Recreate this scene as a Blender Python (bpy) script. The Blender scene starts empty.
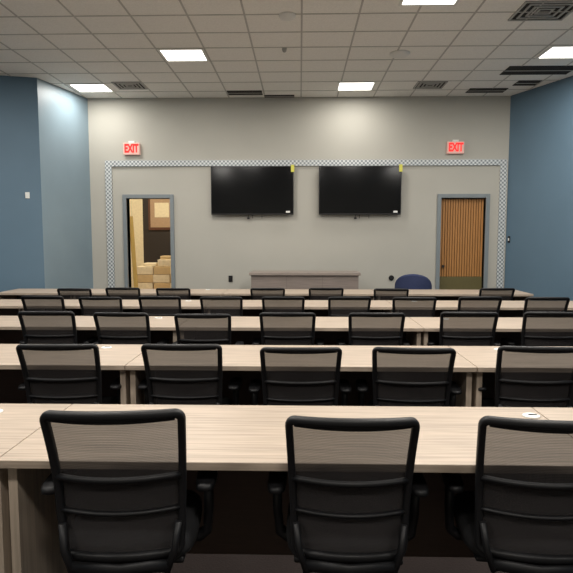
import bpy, bmesh, math, random
from mathutils import Vector, Matrix
random.seed(7)
scene = bpy.context.scene
try:
    scene.view_settings.view_transform = 'Standard'
    scene.view_settings.look = 'None'
except Exception:
    pass

# ------------------------------------------------------------ materials
def srgb(r, g, b):
    def c(v):
        v /= 255.0
        return v / 12.92 if v <= 0.04045 else ((v + 0.055) / 1.055) ** 2.4
    return (c(r), c(g), c(b), 1.0)

def mat(name, col, rough=0.6, metal=0.0, noise=0.06, nscale=20.0, stretch=(1, 1, 1),
        bump=0.0, emit=0.0, emitcol=None, spec=0.5, alpha=1.0):
    m = bpy.data.materials.new(name)
    m.use_nodes = True
    nt = m.node_tree
    b = nt.nodes['Principled BSDF']
    b.inputs['Roughness'].default_value = rough
    b.inputs['Metallic'].default_value = metal
    b.inputs['Specular IOR Level'].default_value = spec
    tc = nt.nodes.new('ShaderNodeTexCoord')
    mp = nt.nodes.new('ShaderNodeMapping')
    mp.inputs['Scale'].default_value = stretch
    nt.links.new(tc.outputs['Object'], mp.inputs['Vector'])
    n = nt.nodes.new('ShaderNodeTexNoise')
    n.inputs['Scale'].default_value = nscale
    n.inputs['Detail'].default_value = 4
    nt.links.new(mp.outputs[0], n.inputs['Vector'])
    r = nt.nodes.new('ShaderNodeValToRGB')
    r.color_ramp.elements[0].position = 0.3
    r.color_ramp.elements[1].position = 0.7
    r.color_ramp.elements[0].color = tuple(min(1, c * (1 - noise)) for c in col[:3]) + (1,)
    r.color_ramp.elements[1].color = tuple(min(1, c * (1 + noise)) for c in col[:3]) + (1,)
    nt.links.new(n.outputs['Fac'], r.inputs[0])
    nt.links.new(r.outputs[0], b.inputs['Base Color'])
    if bump > 0:
        bp = nt.nodes.new('ShaderNodeBump')
        bp.inputs['Strength'].default_value = bump
        bp.inputs['Distance'].default_value = 0.01
        nt.links.new(n.outputs['Fac'], bp.inputs['Height'])
        nt.links.new(bp.outputs[0], b.inputs['Normal'])
    if emit > 0:
        b.inputs['Emission Color'].default_value = emitcol or col
        b.inputs['Emission Strength'].default_value = emit
    b.inputs['Alpha'].default_value = alpha
    return m

M = {}
M['wall_grey'] = mat('paint_warm_grey', srgb(172, 170, 161), 0.7, noise=0.03, nscale=1.2)
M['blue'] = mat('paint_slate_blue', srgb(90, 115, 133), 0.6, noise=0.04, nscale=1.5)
M['blue_lit'] = mat('paint_slate_blue_lit', srgb(124, 143, 154), 0.45, noise=0.06, nscale=1.2)  # slate blue paint made paler: light falling on the alcove wall is in the colour
M['ceiling'] = mat('acoustic_tile', srgb(238, 236, 230), 0.9, noise=0.05, nscale=60, bump=0.1)
M['tbar'] = mat('ceiling_tbar', srgb(184, 182, 176), 0.6)
M['void'] = mat('ceiling_void', srgb(34, 31, 28), 0.9)
M['ventmetal'] = mat('vent_metal', srgb(165, 165, 160), 0.5)
M['carpet'] = mat('dark_carpet', srgb(40, 30, 27), 0.95, noise=0.25, nscale=90, bump=0.3)
M['wood'] = mat('greige_laminate', srgb(166, 151, 135), 0.45, noise=0.24, nscale=7, stretch=(0.45, 13, 13))
M['woodleg'] = mat('greige_laminate_panel', srgb(176, 161, 144), 0.5, noise=0.18, nscale=7, stretch=(13, 13, 0.45))
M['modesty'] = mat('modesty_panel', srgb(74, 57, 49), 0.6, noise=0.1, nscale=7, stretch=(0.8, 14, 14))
M['podium'] = mat('grey_oak', srgb(130, 119, 112), 0.5, noise=0.16, nscale=6, stretch=(0.6, 16, 16))
M['podiumtop'] = mat('grey_oak_top', srgb(138, 128, 120), 0.5, noise=0.1, nscale=6, stretch=(0.8, 12, 12))
M['seam'] = mat('panel_seam', srgb(105, 96, 90), 0.6)
M['plastic'] = mat('black_plastic', srgb(18, 18, 20), 0.5, noise=0.05, spec=0.35)
M['fabric'] = mat('black_seat_fabric', srgb(24, 24, 26), 0.9, noise=0.2, nscale=150, bump=0.2)
M['chrome'] = mat('gas_lift_metal', srgb(70, 70, 72), 0.3, metal=0.8)
M['tvscreen'] = mat('tv_screen', srgb(7, 8, 10), 0.12, noise=0.02, spec=0.35)
M['tvbody'] = mat('tv_bezel', srgb(14, 14, 16), 0.35)
M['white'] = mat('white_plastic', srgb(225, 225, 220), 0.5, noise=0.02)
M['yellow'] = mat('yellow_tag', srgb(210, 205, 90), 0.7, noise=0.02)
M['red'] = mat('exit_red', srgb(225, 25, 20), 0.5, noise=0.02, emit=0.8, emitcol=(1, 0.01, 0.01, 1))
M['exitwhite'] = mat('exit_white', srgb(215, 175, 165), 0.5, noise=0.02, emit=0.12, emitcol=(1, 0.5, 0.4, 1))
M['frame'] = mat('door_frame_paint', srgb(120, 128, 132), 0.45, noise=0.03)
M['slat'] = mat('orange_wood', srgb(168, 118, 64), 0.5, noise=0.15, nscale=8, stretch=(14, 14, 0.7))
M['slatgap'] = mat('dark_wood', srgb(96, 60, 26), 0.6)
M['olive'] = mat('olive_panel', srgb(92, 84, 48), 0.6)
M['navy'] = mat('navy_upholstery', srgb(40, 50, 84), 0.85, noise=0.12, nscale=80, bump=0.15)
M['box'] = mat('cardboard', srgb(196, 170, 128), 0.8, noise=0.06)
M['tape'] = mat('stretch_wrap_cream', srgb(220, 206, 178), 0.5, noise=0.08)
M['pallet'] = mat('pallet_wood', srgb(170, 135, 90), 0.8)
M['ply'] = mat('plywood', srgb(205, 170, 95), 0.6, noise=0.1, nscale=8, stretch=(14, 14, 0.7))
M['darkwall'] = mat('dark_wall', srgb(40, 34, 34), 0.6)
M['paper'] = mat('poster_paper', srgb(170, 145, 122), 0.8)
M['brown'] = mat('brown_frame', srgb(85, 50, 35), 0.5)
M['cream'] = mat('cream_paint', srgb(225, 215, 190), 0.7)
M['tan'] = mat('tan_floor', srgb(190, 165, 125), 0.6)
M['lens'] = mat('troffer_lens', srgb(255, 250, 235), 0.5, noise=0.0, emit=4.0, emitcol=(1, 0.96, 0.88, 1))

def perf(name):
    m = bpy.data.materials.new(name); m.use_nodes = True
    nt = m.node_tree; b = nt.nodes['Principled BSDF']
    b.inputs['Roughness'].default_value = 0.45
    b.inputs['Metallic'].default_value = 0.15
    tc = nt.nodes.new('ShaderNodeTexCoord')
    ck = nt.nodes.new('ShaderNodeTexChecker')
    ck.inputs['Scale'].default_value = 30
    ck.inputs['Color1'].default_value = srgb(206, 210, 210)
    ck.inputs['Color2'].default_value = srgb(124, 132, 136)
    mp = nt.nodes.new('ShaderNodeMapping'); mp.inputs['Location'].default_value = (0.01, 0.013, 0.007)
    nt.links.new(tc.outputs['Object'], mp.inputs['Vector'])
    nt.links.new(mp.outputs[0], ck.inputs['Vector'])
    nt.links.new(ck.outputs['Color'], b.inputs['Base Color'])
    return m
M['perf'] = perf('perforated_galvanised_metal')

def seethrough(name, solid, col, rough=0.8, spec=0.2, wave=52, amp=0.05):
    m = bpy.data.materials.new(name); m.use_nodes = True
    nt = m.node_tree; b = nt.nodes['Principled BSDF']
    b.inputs['Base Color'].default_value = col
    b.inputs['Roughness'].default_value = rough
    b.inputs['Specular IOR Level'].default_value = spec
    tr = nt.nodes.new('ShaderNodeBsdfTransparent')
    mx = nt.nodes.new('ShaderNodeMixShader')
    tc = nt.nodes.new('ShaderNodeTexCoord')
    w = nt.nodes.new('ShaderNodeTexWave')
    w.bands_direction = 'Z'
    w.inputs['Scale'].default_value = wave
    nt.links.new(tc.outputs['Object'], w.inputs['Vector'])
    mr = nt.nodes.new('ShaderNodeMapRange')
    mr.inputs['To Min'].default_value = solid - amp
    mr.inputs['To Max'].default_value = solid + amp
    nt.links.new(w.outputs['Fac'], mr.inputs['Value'])
    nt.links.new(mr.outputs[0], mx.inputs[0])
    nt.links.new(tr.outputs[0], mx.inputs[1])
    nt.links.new(b.outputs[0], mx.inputs[2])
    nt.links.new(mx.outputs[0], nt.nodes['Material Output'].inputs['Surface'])
    return m
M['mesh'] = seethrough('chair_mesh_fabric', 0.77, srgb(52, 49, 49))

# ------------------------------------------------------------ mesh builder
class MB:
    def __init__(self):
        self.bm = bmesh.new(); self.mats = []
    def mi(self, k):
        if k not in self.mats: self.mats.append(k)
        return self.mats.index(k)
    def box(self, x0, x1, y0, y1, z0, z1, k, bev=0.0):
        i = self.mi(k)
        r = bmesh.ops.create_cube(self.bm, size=1)
        vs = r['verts']
        for v in vs:
            v.co = Vector(((x0 + x1) / 2 + v.co.x * (x1 - x0), (y0 + y1) / 2 + v.co.y * (y1 - y0), (z0 + z1) / 2 + v.co.z * (z1 - z0)))
        fs = set(f for v in vs for f in v.link_faces)
        for f in fs: f.material_index = i
        if bev > 0:
            es = list(set(e for v in vs for e in v.link_edges))
            r2 = bmesh.ops.bevel(self.bm, geom=es, offset=bev, segments=2, affect='EDGES', profile=0.5)
            for f in r2['faces']: f.material_index = i
    def tube(self, pts, rx, ry, ref, k, closed=False, n=10, sq=1.0):
        i = self.mi(k); pts = [Vector(p) for p in pts]; ref = Vector(ref)
        N = len(pts); rings = []
        for a in range(N):
            if closed: T = pts[(a + 1) % N] - pts[a - 1]
            else: T = pts[min(a + 1, N - 1)] - pts[max(a - 1, 0)]
            T.normalize()
            A = T.cross(ref).normalized(); B = A.cross(T).normalized()
            rxx = rx[a] if isinstance(rx, (list, tuple)) else rx
            ryy = ry[a] if isinstance(ry, (list, tuple)) else ry
            ring = []
            for s in range(n):
                t = 2 * math.pi * s / n
                c, q = math.cos(t), math.sin(t)
                c = math.copysign(abs(c) ** sq, c); q = math.copysign(abs(q) ** sq, q)
                ring.append(self.bm.verts.new(pts[a] + A * c * rxx + B * q * ryy))
            rings.append(ring)
        M_ = N if closed else N - 1
        for a in range(M_):
            r0, r1 = rings[a], rings[(a + 1) % N]
            for s in range(n):
                f = self.bm.faces.new((r0[s], r0[(s + 1) % n], r1[(s + 1) % n], r1[s]))
                f.material_index = i; f.smooth = True
        if not closed:
            for r in (rings[0], rings[-1]):
                f = self.bm.faces.new(r); f.material_index = i
    def grid(self, fn, nu, nv, k, smooth=True):
        i = self.mi(k)
        g = [[self.bm.verts.new(fn(a / nu, b / nv)) for b in range(nv + 1)] for a in range(nu + 1)]
        for a in range(nu):
            for b in range(nv):
                f = self.bm.faces.new((g[a][b], g[a + 1][b], g[a + 1][b + 1], g[a][b + 1]))
                f.material_index = i; f.smooth = smooth
    def loft(self, rings, k, smooth=True):
        i = self.mi(k)
        R = [[self.bm.verts.new(p) for p in r] for r in rings]
        n = len(R[0])
        for a in range(len(R) - 1):
            for s in range(n):
                f = self.bm.faces.new((R[a][s], R[a][(s + 1) % n], R[a + 1][(s + 1) % n], R[a + 1][s]))
                f.material_index = i; f.smooth = smooth
        for r in (R[0], R[-1]):
            f = self.bm.faces.new(r); f.material_index = i; f.smooth = smooth
    def cyl(self, c, r, h, k, axis='Z', n=20, r2=None):
        c = Vector(c); r2 = r if r2 is None else r2
        ax = {'X': (Vector((0, 1, 0)), Vector((0, 0, 1)), Vector((1, 0, 0))),
              'Y': (Vector((1, 0, 0)), Vector((0, 0, 1)), Vector((0, 1, 0))),
              'Z': (Vector((1, 0, 0)), Vector((0, 1, 0)), Vector((0, 0, 1)))}[axis]
        rr = []
        for q, ra in ((-h / 2, r), (h / 2, r2)):
            rr.append([c + ax[2] * q + ax[0] * ra * math.cos(2 * math.pi * s / n) + ax[1] * ra * math.sin(2 * math.pi * s / n) for s in range(n)])
        self.loft(rr, k, smooth=False)
    def data(self, name):
        bmesh.ops.recalc_face_normals(self.bm, faces=self.bm.faces[:])
        me = bpy.data.meshes.new(name); self.bm.to_mesh(me); self.bm.free()
        for k in self.mats: me.materials.append(M[k])
        return me
    def obj(self, name, loc=(0, 0, 0), rz=0.0, parent=None):
        o = bpy.data.objects.new(name, self.data(name + '_mesh'))
        scene.collection.objects.link(o)
        o.location = loc; o.rotation_euler = (0, 0, rz)
        if parent: o.parent = parent
        return o

def inst(me, name, loc, rz=0.0, sc=None):
    o = bpy.data.objects.new(name, me); scene.collection.objects.link(o)
    o.location = loc; o.rotation_euler = (0, 0, rz)
    if sc: o.scale = sc
    return o

# ------------------------------------------------------------ room shell
CZ = 3.84; D = 9.65
b = MB(); b.box(-6.2, 6.2, -3.2, 13.2, -0.1, 0, 'carpet'); b.obj('floor')
b = MB(); b.box(-6.2, 6.2, -3.2, 13.2, CZ, CZ + 0.1, 'ceiling'); b.obj('ceiling')

# far wall with two openings
LO = (-2.98, -2.23); RO = (2.39, 3.14); DH = 2.16; T = 0.15
b = MB()
for x0, x1 in ((-4.3, LO[0]), (LO[1], RO[0]), (RO[1], 4.3)):
    b.box(x0, x1, D, D + T, 0, CZ, 'wall_grey')
b.box(LO[0], LO[1], D, D + T, DH, CZ, 'wall_grey')
b.box(RO[0], RO[1], D, D + T, DH, CZ, 'wall_grey')
b.obj('wall_far')

def wall_seg(name, p0, p1, k, th=0.12, side=1):
    p0 = Vector((p0[0], p0[1], 0)); p1 = Vector((p1[0], p1[1], 0))
    d = (p1 - p0).normalized(); n = Vector((-d.y, d.x, 0)) * th * side
    m = MB()
    m.loft([[p0 + Vector((0, 0, z)), p1 + Vector((0, 0, z)), p1 + n + Vector((0, 0, z)), p0 + n + Vector((0, 0, z))] for z in (0, CZ)], k, smooth=False)
    return m.obj(name)
LA = (-3.885, 8.41); LB = (-3.605, 9.65); RB = (3.50, 9.65)
wall_seg('wall_left_alcove', LA, LB, 'blue_lit', side=1)
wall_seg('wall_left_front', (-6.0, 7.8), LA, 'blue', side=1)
wall_seg('wall_left', (-6.0, -3.0), (-6.0, 7.8), 'blue', side=1)
wall_seg('wall_right_angled', RB, (4.9, 6.15), 'blue', side=1)
wall_seg('wall_right', (4.9, 6.15), (4.9, -3.0), 'blue', side=1)
wall_seg('wall_back', (4.9, -3.0), (-6.0, -3.0), 'wall_grey', side=1)

# ceiling grid
PX, PY = 0.605, 0.517
b = MB()
x = -1.5 - PX / 2 - 7 * PX
while x < 5:
    b.box(x - 0.010, x + 0.010, -3, D - 0.002, CZ - 0.005, CZ + 0.001, 'tbar'); x += PX
y = 7.42 - PY / 2 - 20 * PY
while y < D:
    b.box(-5.99, 4.89, y - 0.010, y + 0.010, CZ - 0.0045, CZ + 0.001, 'tbar'); y += PY
b.obj('ceiling_grid')

# trim strip round the screen wall
b = MB()
b.box(-3.33, 3.47, D - 0.03, D - 0.001, 2.70, 2.80, 'perf')
b.box(-3.33, -3.22, D - 0.03, D - 0.001, 0, 2.70, 'perf')
b.box(3.36, 3.47, D - 0.03, D - 0.001, 0, 2.70, 'perf')
b.obj('trim_1')
b = MB()
for x0, x1 in ((-3.2, -3.08), (-2.13, 2.28), (3.24, 3.34)):
    b.box(x0, x1, D - 0.015, D - 0.001, 0, 0.1, 'plastic')
b.obj('baseboard_far')

# door frames
def dframe(x0, x1):
    m = MB(); w = 0.065
    m.box(x0 - w, x0, D - 0.035, D + T + 0.01, 0, DH + w, 'frame', 0.004)
    m.box(x1, x1 + w, D - 0.035, D + T + 0.01, 0, DH + w, 'frame', 0.004)
    m.box(x0, x1, D - 0.035, D + T + 0.01, DH, DH + w, 'frame', 0.004)
    return m
dframe(*LO).obj('door_frame')
dframe(*RO).obj('door_frame')
m = MB()
m.box(RO[0] + 0.005, RO[1] - 0.005, D + 0.09, D + 0.12, 0.01, DH - 0.005, 'slatgap')
n = 17; pw = (RO[1] - RO[0] - 0.01) / n
for i in range(n):
    xx = RO[0] + 0.005 + i * pw
    m.box(xx + 0.005, xx + pw - 0.005, D + 0.06, D + 0.09, 0.82, DH - 0.01, 'slat', 0.004)
m.box(RO[0] + 0.005, RO[1] - 0.005, D + 0.055, D + 0.09, 0.01, 0.82, 'olive')
m.box(RO[0] + 0.05, RO[0] + 0.09, D + 0.02, D + 0.055, 0.98, 1.02, 'chrome')
m.obj('door_2')

# ------------------------------------------------------------ storage room behind left door
b = MB(); b.box(-4.4, -1.2, D + T, 13.0, 0.0, 0.012, 'tan'); b.obj('floor_storage_room')
b = MB(); b.box(-4.4, -3.62, 12.9, 13.0, 0, CZ, 'cream'); b.box(-3.62, -1.2, 12.9, 13.0, 0, CZ, 'darkwall'); b.obj('wall_storage_far')
b = MB(); b.box(-4.5, -4.4, D + T, 13.0, 0, CZ, 'cream'); b.obj('wall_storage_left')
b = MB(); b.box(-1.2, -1.1, D + T, 13.0, 0, CZ, 'cream'); b.obj('wall_storage_right')
b = MB()
b.box(-3.48, -2.88, 12.86, 12.9, 1.66, 2.48, 'brown'); b.box(-3.43, -2.93, 12.85, 12.87, 1.72, 2.42, 'paper')
b.box(-3.33, -3.0, 12.845, 12.86, 1.95, 2.28, 'cream')
b.obj('framed_poster')
b = MB()
for i in range(3): b.box(-3.25, -2.2, 10.9 + i * 0.4, 11.0 + i * 0.4, 0.012, 0.10, 'pallet')
for i in range(6): b.box(-3.25 + i * 0.18, -3.13 + i * 0.18, 10.9, 11.8, 0.10, 0.125, 'pallet')
z = 0.125
for r in range(5):
    for c in range(3):
        o = random.uniform(-0.012, 0.012)
        b.box(-3.22 + c * 0.34 + o, -2.89 + c * 0.34 + o, 10.92, 11.35, z, z + 0.155, 'box' if (r + c) % 2 else 'tape', 0.008)
        b.box(-3.22 + c * 0.34 + o, -2.89 + c * 0.34 + o, 11.37, 11.78, z, z + 0.155, 'box', 0.008)
    z += 0.16
b.box(-2.80, -2.47, 10.95, 11.3, z, z + 0.13, 'tape', 0.01)
b.box(-2.76, -2.5, 11.0, 11.28, z + 0.13, z + 0.20, 'box', 0.01)
b.box(-3.1, -2.84, 11.0, 11.3, z, z + 0.06, 'tape', 0.01)
b.obj('pallet_of_boxes')
b = MB()
b.box(-0.03, 0.03, 0, 0.03, 0, 1.86, 'ply'); b.box(-0.045, -0.02, 0.03, 0.06, 0, 1.84, 'ply')
o = b.obj('plywood_board', (-2.93, 10.02, 0.012)); o.rotation_euler = (0, math.radians(-3), math.radians(4))

# ------------------------------------------------------------ tables
TZ = 0.74; TD = 0.65; TL = 2.08
def table_data():
    b = MB(); h = TL / 2 - 0.002
    b.box(-h, h, 0, TD, TZ - 0.03, TZ, 'wood', 0.003)
    for s in (-1, 1):
        x0, x1 = sorted((s * (h - 0.012), s * (h - 0.045)))
        b.box(x0, x1, 0.05, TD - 0.04, 0.012, TZ - 0.03, 'woodleg', 0.002)
        for yy in (0.1, TD - 0.1):
            b.cyl(((x0 + x1) / 2, yy, 0.006), 0.018, 0.012, 'plastic')
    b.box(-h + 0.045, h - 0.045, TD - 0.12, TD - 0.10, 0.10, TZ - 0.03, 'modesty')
    b.box(-h + 0.045, h - 0.045, TD - 0.2, TD - 0.12, TZ - 0.06, TZ - 0.045, 'plastic')
    return b.data('training_table_mesh')
td = table_data()
def gromm():
    b = MB()
    b.loft([[Vector((0.036 * q * math.cos(t * math.pi / 12), 0.034 * q * math.sin(t * math.pi / 12), z)) for t in range(24)]
            for q, z in ((1, 0), (1, 0.004), (0.85, 0.007))], 'white')
    b.box(-0.012, 0.024, -0.007, 0.007, 0.006, 0.0085, 'plastic')
    return b
ROWY = [1.83 + 1.42 * i for i in range(5)]
for i, y in enumerate(ROWY):
    for c in (-1, 0, 1):
        t = inst(td, 'training_table', (c * TL, y, 0))
        gl = {-1: [0.75], 1: [-0.73], 0: []}[c]
        if i == 0 and c == 0: gl = [0.985]
        for gx in gl:
            gromm().obj('grommet', (gx, 0.52, TZ), parent=t)
for sx, y in ((-1, ROWY[3]), (1, ROWY[3]), (-1, ROWY[4])):
    inst(td, 'training_table', (sx * (1.5 * TL + TL / 4), y, 0), 0, (0.5, 1, 1))

# ------------------------------------------------------------ chair
def chair_data():
    b = MB()
    zb, zt = 0.47, 0.955
    def W(z): 
        t = (z - zb) / (zt - zb); return 0.193 + 0.022 * t
    def BY(z):
        t = (z - zb) / (zt - zb); return -0.235 - 0.085 * t - 0.03 * math.sin(t * math.pi) * -1
    def P(u, z):
        return Vector((u * W(z), BY(z) + 0.045 * u * u, z))
    path = []
    def arc(cu, cz, r, a0, a1, n=6):
        for i in range(n + 1):
            a = math.radians(a0 + (a1 - a0) * i / n)
            path.append(P(cu + r * math.cos(a) / 0.21, cz + r * math.sin(a)))
    r = 0.024
    def side(u, z0, z1, n=8):
        for i in range(1, n): path.append(P(u, z0 + (z1 - z0) * i / n))
    def horiz(u0, u1, z, n=10):
        for i in range(1, n): path.append(P(u0 + (u1 - u0) * i / n, z + 0.006 * math.sin(math.pi * i / n)))
    k = r / 0.21
    arc(1 - k, zt - r, r, 0, 90); horiz(1 - k, -1 + k, zt)
    arc(-1 + k, zt - r, r, 90, 180); side(-1, zt - r, zb + r)
    arc(-1 + k, zb + r, r, 180, 270); horiz(-1 + k, 1 - k, zb)
    arc(1 - k, zb + r, r, 270, 360); side(1, zb + r, zt - r)
    b.tube(path, 0.0135, 0.015, (0, 1, 0), 'plastic', closed=True, n=10, sq=0.65)
    b.grid(lambda u, v: P((u * 2 - 1) * 0.97, zb + 0.008 + (zt - zb - 0.014) * v) + Vector((0, 0.004, 0)), 10, 12, 'mesh')
    b.tube([P(u / 8.0 * 0.9, zt - 0.008) for u in range(-8, 9)], 0.015, 0.012, (0, 1, 0), 'plastic', n=8)
    # lumbar support
    b.tube([P(u / 8.0 * 0.98, 0.735) + Vector((0, -0.006, 0)) for u in range(-8, 9)], 0.010, 0.010, (0, 1, 0), 'plastic', n=8, sq=0.7)
    b.grid(lambda u, v: P((u * 2 - 1) * 0.94, 0.625 + 0.105 * v) + Vector((0, 0.012, 0)), 8, 3, 'fabric')
    b.tube([P(u / 8.0 * 0.97, 0.62) + Vector((0, -0.004, 0)) for u in range(-8, 9)], 0.007, 0.010, (0, 1, 0), 'plastic', n=8, sq=0.7)
    for s in (-1, 1):
        b.tube([(s * 0.09, 0.02, 0.40), (s * 0.12, -0.16, 0.395), (s * 0.155, -0.235, 0.43), (s * 0.18, -0.232, 0.50), (s * 0.19, -0.215, 0.58)],
               0.016, 0.012, (1, 0, 0), 'plastic', n=8, sq=0.7)
    b.tube([(-0.16, -0.235, 0.445), (0, -0.25, 0.44), (0.16, -0.235, 0.445)], 0.02, 0.012, (0, 1, 0), 'plastic', n=8, sq=0.7)
    rings = []
    for q, z in ((0.90, 0.425), (0.985, 0.432), (1.0, 0.455), (0.985, 0.478), (0.93, 0.494), (0.75, 0.499)):
        ring = []
        for s in range(36):
            a = 2 * math.pi * s / 36; c, d = math.cos(a), math.sin(a)
            ring.append(Vector((math.copysign(abs(c) ** 0.55, c) * 0.235 * q, 0.025 + math.copysign(abs(d) ** 0.55, d) * 0.235 * q,
                                z - (0.02 * max(0, d) ** 3 if z > 0.45 else 0.012 * max(0, d) ** 3))))
        rings.append(ring)
    b.loft(rings, 'fabric')
    b.box(-0.2, 0.2, -0.17, 0.2, 0.408, 0.428, 'plastic', 0.008)
    b.box(-0.10, 0.10, -0.12, 0.12, 0.365, 0.41, 'plastic', 0.012)
    for s in (-1, 1):
        b.tube([(s * 0.16, 0.02, 0.405), (s * 0.235, 0.02, 0.405), (s * 0.262, 0.015, 0.43), (s * 0.27, 0.0, 0.52), (s * 0.27, -0.01, 0.635)],
               0.018, 0.026, (0, 1, 0), 'plastic', n=8, sq=0.6)
        ring = []
        for q, z in ((0.9, 0.632), (1, 0.638), (1, 0.652), (0.9, 0.66)):
            rr = []
            for t in range(20):
                a = 2 * math.pi * t / 20; c, d = math.cos(a), math.sin(a)
                rr.append(Vector((s * 0.268 + math.copysign(abs(c) ** 0.6, c) * 0.036 * q, -0.01 + math.copysign(abs(d) ** 0.5, d) * 0.125 * q, z)))
            ring.append(rr)
        b.loft(ring, 'plastic')
    b.cyl((0, 0, 0.31), 0.016, 0.13, 'chrome'); b.cyl((0, 0, 0.19), 0.028, 0.16, 'plastic', r2=0.024)
    b.cyl((0, 0, 0.115), 0.05, 0.06, 'plastic', r2=0.038)
    for i in range(5):
        a = math.radians(90 + 72 * i); c, s = math.cos(a), math.sin(a)
        b.tube([(c * 0.02, s * 0.02, 0.12), (c * 0.15, s * 0.15, 0.105), (c * 0.28, s * 0.28, 0.078)], [0.026, 0.021, 0.015], [0.018, 0.014, 0.010], (0, 0, 1), 'plastic', n=8, sq=0.7)
        b.cyl((c * 0.28, s * 0.28, 0.062), 0.006, 0.04, 'chrome')
        for e in (-0.013, 0.013):
            p = Vector((c * 0.28 - s * e, s * 0.28 + c * e, 0.028))
            rr = []
            ax = Vector((-s, c, 0)); rd = Vector((c, s, 0))
            for q, w in ((0.8, -0.009), (1, -0.006), (1, 0.006), (0.8, 0.009)):
                rr.append([p + ax * w + (rd * math.cos(t * math.pi / 8) + Vector((0, 0, 1)) * math.sin(t * math.pi / 8)) * 0.028 * q for t in range(16)])
            b.loft(rr, 'plastic')
    return b.data('office_chair_mesh')
cd = chair_data()
CH = [
    [(-0.590, 1.93, 4, 0.97, 1.01), (0.168, 1.97, -1, 0.92, 0.98), (0.80, 1.98, -6, 0.92, 0.975)],
    [(-1.39, 0, 2), (-0.67, 0, 0), (0.0, 0, 0), (0.655, 0, -2), (1.37, 0, -3)],
    [(-2.11, 0, 3), (-1.46, 0, 0), (-0.765, -0.24, 2), (-0.10, 0, 0), (0.63, 0, -1), (1.39, 0, -3), (2.07, 0, -3)],
    [(-2.78, 0, 0), (-2.16, 0, 2), (-1.51, 0, -2), (-0.81, -0.24, 0), (-0.18, 0, 0), (0.52, 0, 1), (1.19, -0.24, -2), (1.91, 0, 0), (2.62, 0, 0)],
    [(-2.91, -0.24, 0), (-2.36, 0, 2), (-1.68, 0, 0), (-0.43, 0, 2), (0.34, 0, 0), (1.185, -0.24, -3), (2.58, 0, 0)],
]
ZS = [1, 0.92, 0.92, 0.895, 0.855]
for i, row in enumerate(CH):
    for c in row:
        x, dy, rz = c[0], c[1], c[2]
        if i == 0:
            inst(cd, 'office_chair', (x, dy, 0), math.radians(rz), (c[3], 1, c[4]))
        else:
            y = ROWY[i] + 0.15 + dy + random.uniform(-0.03, 0.01)
            k = 1 - 0.04 * (dy < 0)
            inst(cd, 'office_chair', (x, y, 0), math.radians(rz + random.uniform(-2, 2)), (1.02 * k, 1, ZS[i] + (0.02 if dy < 0 else 0) + random.uniform(-0.008, 0.008)))

# ------------------------------------------------------------ far-end objects
b = MB()
b.box(-0.80, 0.95, 8.75, 9.3, 0.90, 0.945, 'podiumtop', 0.004)
b.box(-0.77, 0.92, 8.79, 9.28, 0.06, 0.90, 'podium')
b.box(-0.74, 0.89, 8.82, 9.25, 0.0, 0.06, 'plastic')
for xx in (-0.21, 0.355):
    b.box(xx - 0.002, xx + 0.002, 8.788, 8.795, 0.07, 0.89, 'seam')
b.obj('credenza')

def accent():
    b = MB()
    def sh(th, v, off):
        a = math.radians(-35 + 250 * th)
        hgt = 0.42 + 0.50 * (max(0.0, math.sin(math.pi * th)) ** 0.55)
        r = 0.25 - off + 0.03 * v
        z = 0.30 + (hgt - 0.30) * v
        return Vector((r * math.cos(a), r * math.sin(a) * 0.9, z))
    b.grid(lambda u, v: sh(u, v, 0), 30, 8, 'navy')
    b.grid(lambda u, v: sh(u, v, 0.06), 30, 8, 'navy')
    b.tube([(sh(u / 30, 1, 0.03)) for u in range(31)], 0.03, 0.03, (0, 0, 1), 'navy', n=10)
    rings = []
    for q, z in ((0.85, 0.28), (1, 0.30), (1, 0.42), (0.9, 0.45)):
        rings.append([Vector((0.23 * q * math.cos(t * math.pi / 14), 0.21 * q * math.sin(t * math.pi / 14), z)) for t in range(28)])
    b.loft(rings, 'navy')
    for sx in (-1, 1):
        for sy in (-1, 1):
            b.tube([(sx * 0.13, sy * 0.13, 0.30), (sx * 0.22, sy * 0.2, 0.0)], [0.016, 0.010], [0.016, 0.010], (1, 0, 0), 'chrome', n=8)
    return b
accent().obj('accent_tub_chair', (1.74, 8.62, 0), math.radians(168))

# TVs
def tv(x0, x1, z0, z1):
    b = MB(); y = D - 0.10
    b.box(x0, x1, y, y + 0.045, z0, z1, 'tvbody', 0.005)
    b.box(x0 + 0.012, x1 - 0.012, y - 0.0015, y, z0 + 0.022, z1 - 0.012, 'tvscreen')
    b.box((x0 + x1) / 2 - 0.3, (x0 + x1) / 2 + 0.3, y + 0.045, D - 0.001, z0 + 0.15, z1 - 0.15, 'tvbody')
    b.box(x1 - 0.045, x1 + 0.012, y - 0.004, y - 0.0015, z1 - 0.10, z1 + 0.02, 'yellow')
    b.box(x1 - 0.13, x1 - 0.06, y - 0.003, y - 0.0015, z0 + 0.035, z0 + 0.065, 'white')
    for dx in (-0.07, 0.0, 0.16):
        b.box((x0 + x1) / 2 + dx - 0.004, (x0 + x1) / 2 + dx + 0.004, y + 0.05, y + 0.06, z0 - 0.06, z0 + 0.2, 'plastic')
    b.box((x0 + x1) / 2 - 0.09, (x0 + x1) / 2 - 0.05, y + 0.03, y + 0.07, z0 - 0.07, z0 - 0.04, 'plastic')
    b.obj('wall_mounted_tv')
tv(-1.51, -0.11, 1.875, 2.69)
tv(0.315, 1.70, 1.875, 2.69)

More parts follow.
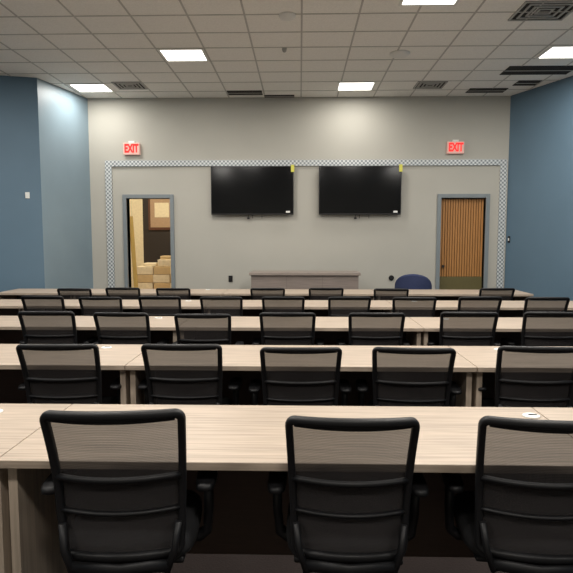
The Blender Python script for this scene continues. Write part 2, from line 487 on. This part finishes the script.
# exit signs
def exitsign(x, z):
    b = MB(); y = D - 0.06
    b.box(x - 0.14, x + 0.14, y, D - 0.001, z - 0.10, z + 0.10, 'exitwhite', 0.008)
    b.box(x - 0.05, x + 0.05, D - 0.05, D - 0.001, z + 0.10, z + 0.13, 'white', 0.004)
    o = b.obj('exit_sign')
    cu = bpy.data.curves.new('exit_text', 'FONT'); cu.body = 'EXIT'; cu.size = 0.165; cu.align_x = 'CENTER'; cu.align_y = 'CENTER'
    cu.extrude = 0.002; cu.offset = 0.007; cu.space_character = 0.98
    t = bpy.data.objects.new('exit_lettering', cu); scene.collection.objects.link(t)
    dg = bpy.context.evaluated_depsgraph_get(); dg.update()
    me = bpy.data.meshes.new_from_object(t.evaluated_get(dg))
    bpy.data.objects.remove(t)
    me.materials.clear(); me.materials.append(M['red'])
    t = bpy.data.objects.new('exit_lettering', me); scene.collection.objects.link(t)
    t.rotation_euler = (math.pi / 2, 0, 0); t.location = (x, y - 0.003, z); t.scale = (0.72, 1.15, 1)
    t.parent = o
exitsign(-2.86, 2.99); exitsign(2.60, 2.99)

# small wall fittings
def plate(name, loc, rz, w=0.07, h=0.11, k='white', k2='plastic', round_=False):
    b = MB()
    if round_:
        b.cyl((0, -0.01, 0), w / 2, 0.02, k, axis='Y'); b.cyl((0, -0.022, 0), w / 4, 0.004, k2, axis='Y')
    else:
        b.box(-w / 2, w / 2, -0.012, 0, -h / 2, h / 2, k, 0.003)
        b.box(-0.012, 0.012, -0.018, -0.012, -0.022, 0.022, k2, 0.002)
    b.obj(name, loc, rz)
a = math.atan2(8.41 - 7.8, LA[0] + 6.0)
xx = -4.07; plate('thermostat', (xx, 8.41 + (xx - LA[0]) * math.tan(a) - 0.002, 2.12), a, k2='white', w=0.06, h=0.09)
plate('power_outlet', (-1.20, D - 0.001, 0.78), 0, k='plastic')
plate('cable_port', (1.57, D - 0.001, 0.80), 0, w=0.09, k='plastic', k2='chrome', round_=True)
ar = math.atan2(6.15 - 9.65, 4.9 - 3.5)
plate('light_switch', (3.5 + 0.03, 9.65 - 0.03 * 3.5 / 1.4, 1.46), ar, k='plastic', k2='white', w=0.05)

# ------------------------------------------------------------ ceiling fittings
def troffer(x, y, power=36):
    b = MB(); w, d = PX / 2 - 0.012, PY / 2 - 0.012; z = CZ
    b.box(-w, w, -d, -d + 0.03, z - 0.012, z - 0.0005, 'white'); b.box(-w, w, d - 0.03, d, z - 0.012, z - 0.0005, 'white')
    b.box(-w, -w + 0.03, -d + 0.03, d - 0.03, z - 0.012, z - 0.0005, 'white'); b.box(w - 0.03, w, -d + 0.03, d - 0.03, z - 0.012, z - 0.0005, 'white')
    b.box(-w + 0.03, w - 0.03, -d + 0.03, d - 0.03, z - 0.007, z - 0.0005, 'lens')
    o = b.obj('ceiling_troffer', (x, y, 0))
    L = bpy.data.lights.new('troffer_lamp', 'AREA'); L.shape = 'RECTANGLE'; L.size = 2 * w - 0.08; L.size_y = 2 * d - 0.08
    L.energy = power; L.color = (1, 0.95, 0.885)
    lo = bpy.data.objects.new('troffer_lamp', L); scene.collection.objects.link(lo)
    lo.location = (0, 0, CZ - 0.014); lo.parent = o
for x, y, p in ((-1.5, 7.42, 62), (0.86, 8.97, 18), (-3.28, 8.97, 22), (3.37, 7.42, 50), (1.28, 5.68, 66), (-4.2, 5.6, 72), (-1.5, 3.9, 56), (1.5, 3.9, 56), (4.0, 3.9, 62),
             (-4.2, 2.0, 52), (-1.5, 2.0, 48), (1.5, 2.0, 48), (-2.7, -0.5, 54), (0.3, -0.5, 54), (3.3, -0.5, 54)):  # troffers outside the view are added to even out the lighting
    troffer(x, y, p)

def hole(x, y, w, d):
    b = MB(); b.box(x - w / 2, x + w / 2, y - d / 2, y + d / 2, CZ - 0.008, CZ - 0.0005, 'void')
    b.box(x - w / 2, x + w / 2, y - 0.01, y + 0.01, CZ - 0.012, CZ - 0.008, 'tbar')
    b.obj('open_ceiling_tile')
hole(-0.90, 9.33, 0.56, 0.26); hole(-0.35, 9.56, 0.5, 0.14)
hole(3.35, 8.2, 0.95, 0.40); hole(2.98, 9.28, 0.6, 0.26); hole(3.45, 8.85, 0.34, 0.28)
def diffuser(x, y, w, d, k='ventmetal'):
    b = MB()
    b.box(x - w / 2, x + w / 2, y - d / 2, y + d / 2, CZ - 0.004, CZ - 0.0005, 'void')
    for i in range(4):
        q = 1 - i * 0.24
        x0, x1, y0, y1 = x - w / 2 * q, x + w / 2 * q, y - d / 2 * q, y + d / 2 * q; t = 0.022
        z0, z1 = CZ - 0.014, CZ - 0.004
        b.box(x0, x1, y0, y0 + t, z0, z1, k); b.box(x0, x1, y1 - t, y1, z0, z1, k)
        b.box(x0, x0 + t, y0 + t, y1 - t, z0, z1, k); b.box(x1 - t, x1, y0 + t, y1 - t, z0, z1, k)
    b.obj('air_vent')
diffuser(2.53, 6.1, 0.58, 0.49); diffuser(2.0, 8.93, 0.45, 0.4); diffuser(-2.64, 8.85, 0.45, 0.4)
def dome(name, x, y, r, h, k='white'):
    b = MB()
    b.loft([[Vector((x + r * q * math.cos(t * math.pi / 12), y + r * q * math.sin(t * math.pi / 12), CZ - h * z)) for t in range(24)]
            for q, z in ((1, 0.01), (1, 0.3), (0.8, 0.75), (0.45, 0.97), (0.1, 1.0))], k)
    b.obj(name)
dome('ceiling_speaker', 1.27, 7.42, 0.13, 0.05); dome('smoke_detector', -0.14, 6.15, 0.09, 0.05)
dome('sprinkler_head', -0.2, 7.2, 0.03, 0.05, 'ventmetal')

# storage room light
L = bpy.data.lights.new('storage_lamp', 'AREA'); L.size = 0.8; L.energy = 85; L.color = (1, 0.88, 0.68)
lo = bpy.data.objects.new('storage_ceiling_lamp', L); scene.collection.objects.link(lo); lo.location = (-2.9, 10.7, CZ - 0.05)

# world
w = bpy.data.worlds.new('world'); scene.world = w; w.use_nodes = True
w.node_tree.nodes['Background'].inputs[0].default_value = (0.5, 0.5, 0.5, 1)
w.node_tree.nodes['Background'].inputs[1].default_value = 0.1

# ------------------------------------------------------------ camera
cam = bpy.data.cameras.new('camera'); co = bpy.data.objects.new('camera', cam); scene.collection.objects.link(co)
cam.sensor_width = 36; cam.lens = 560 / 573 * 36; cam.clip_start = 0.05
co.location = (0, 0, 1.5)
co.rotation_euler = (math.radians(90 - 5.05), 0, math.radians(1.38))
scene.camera = co
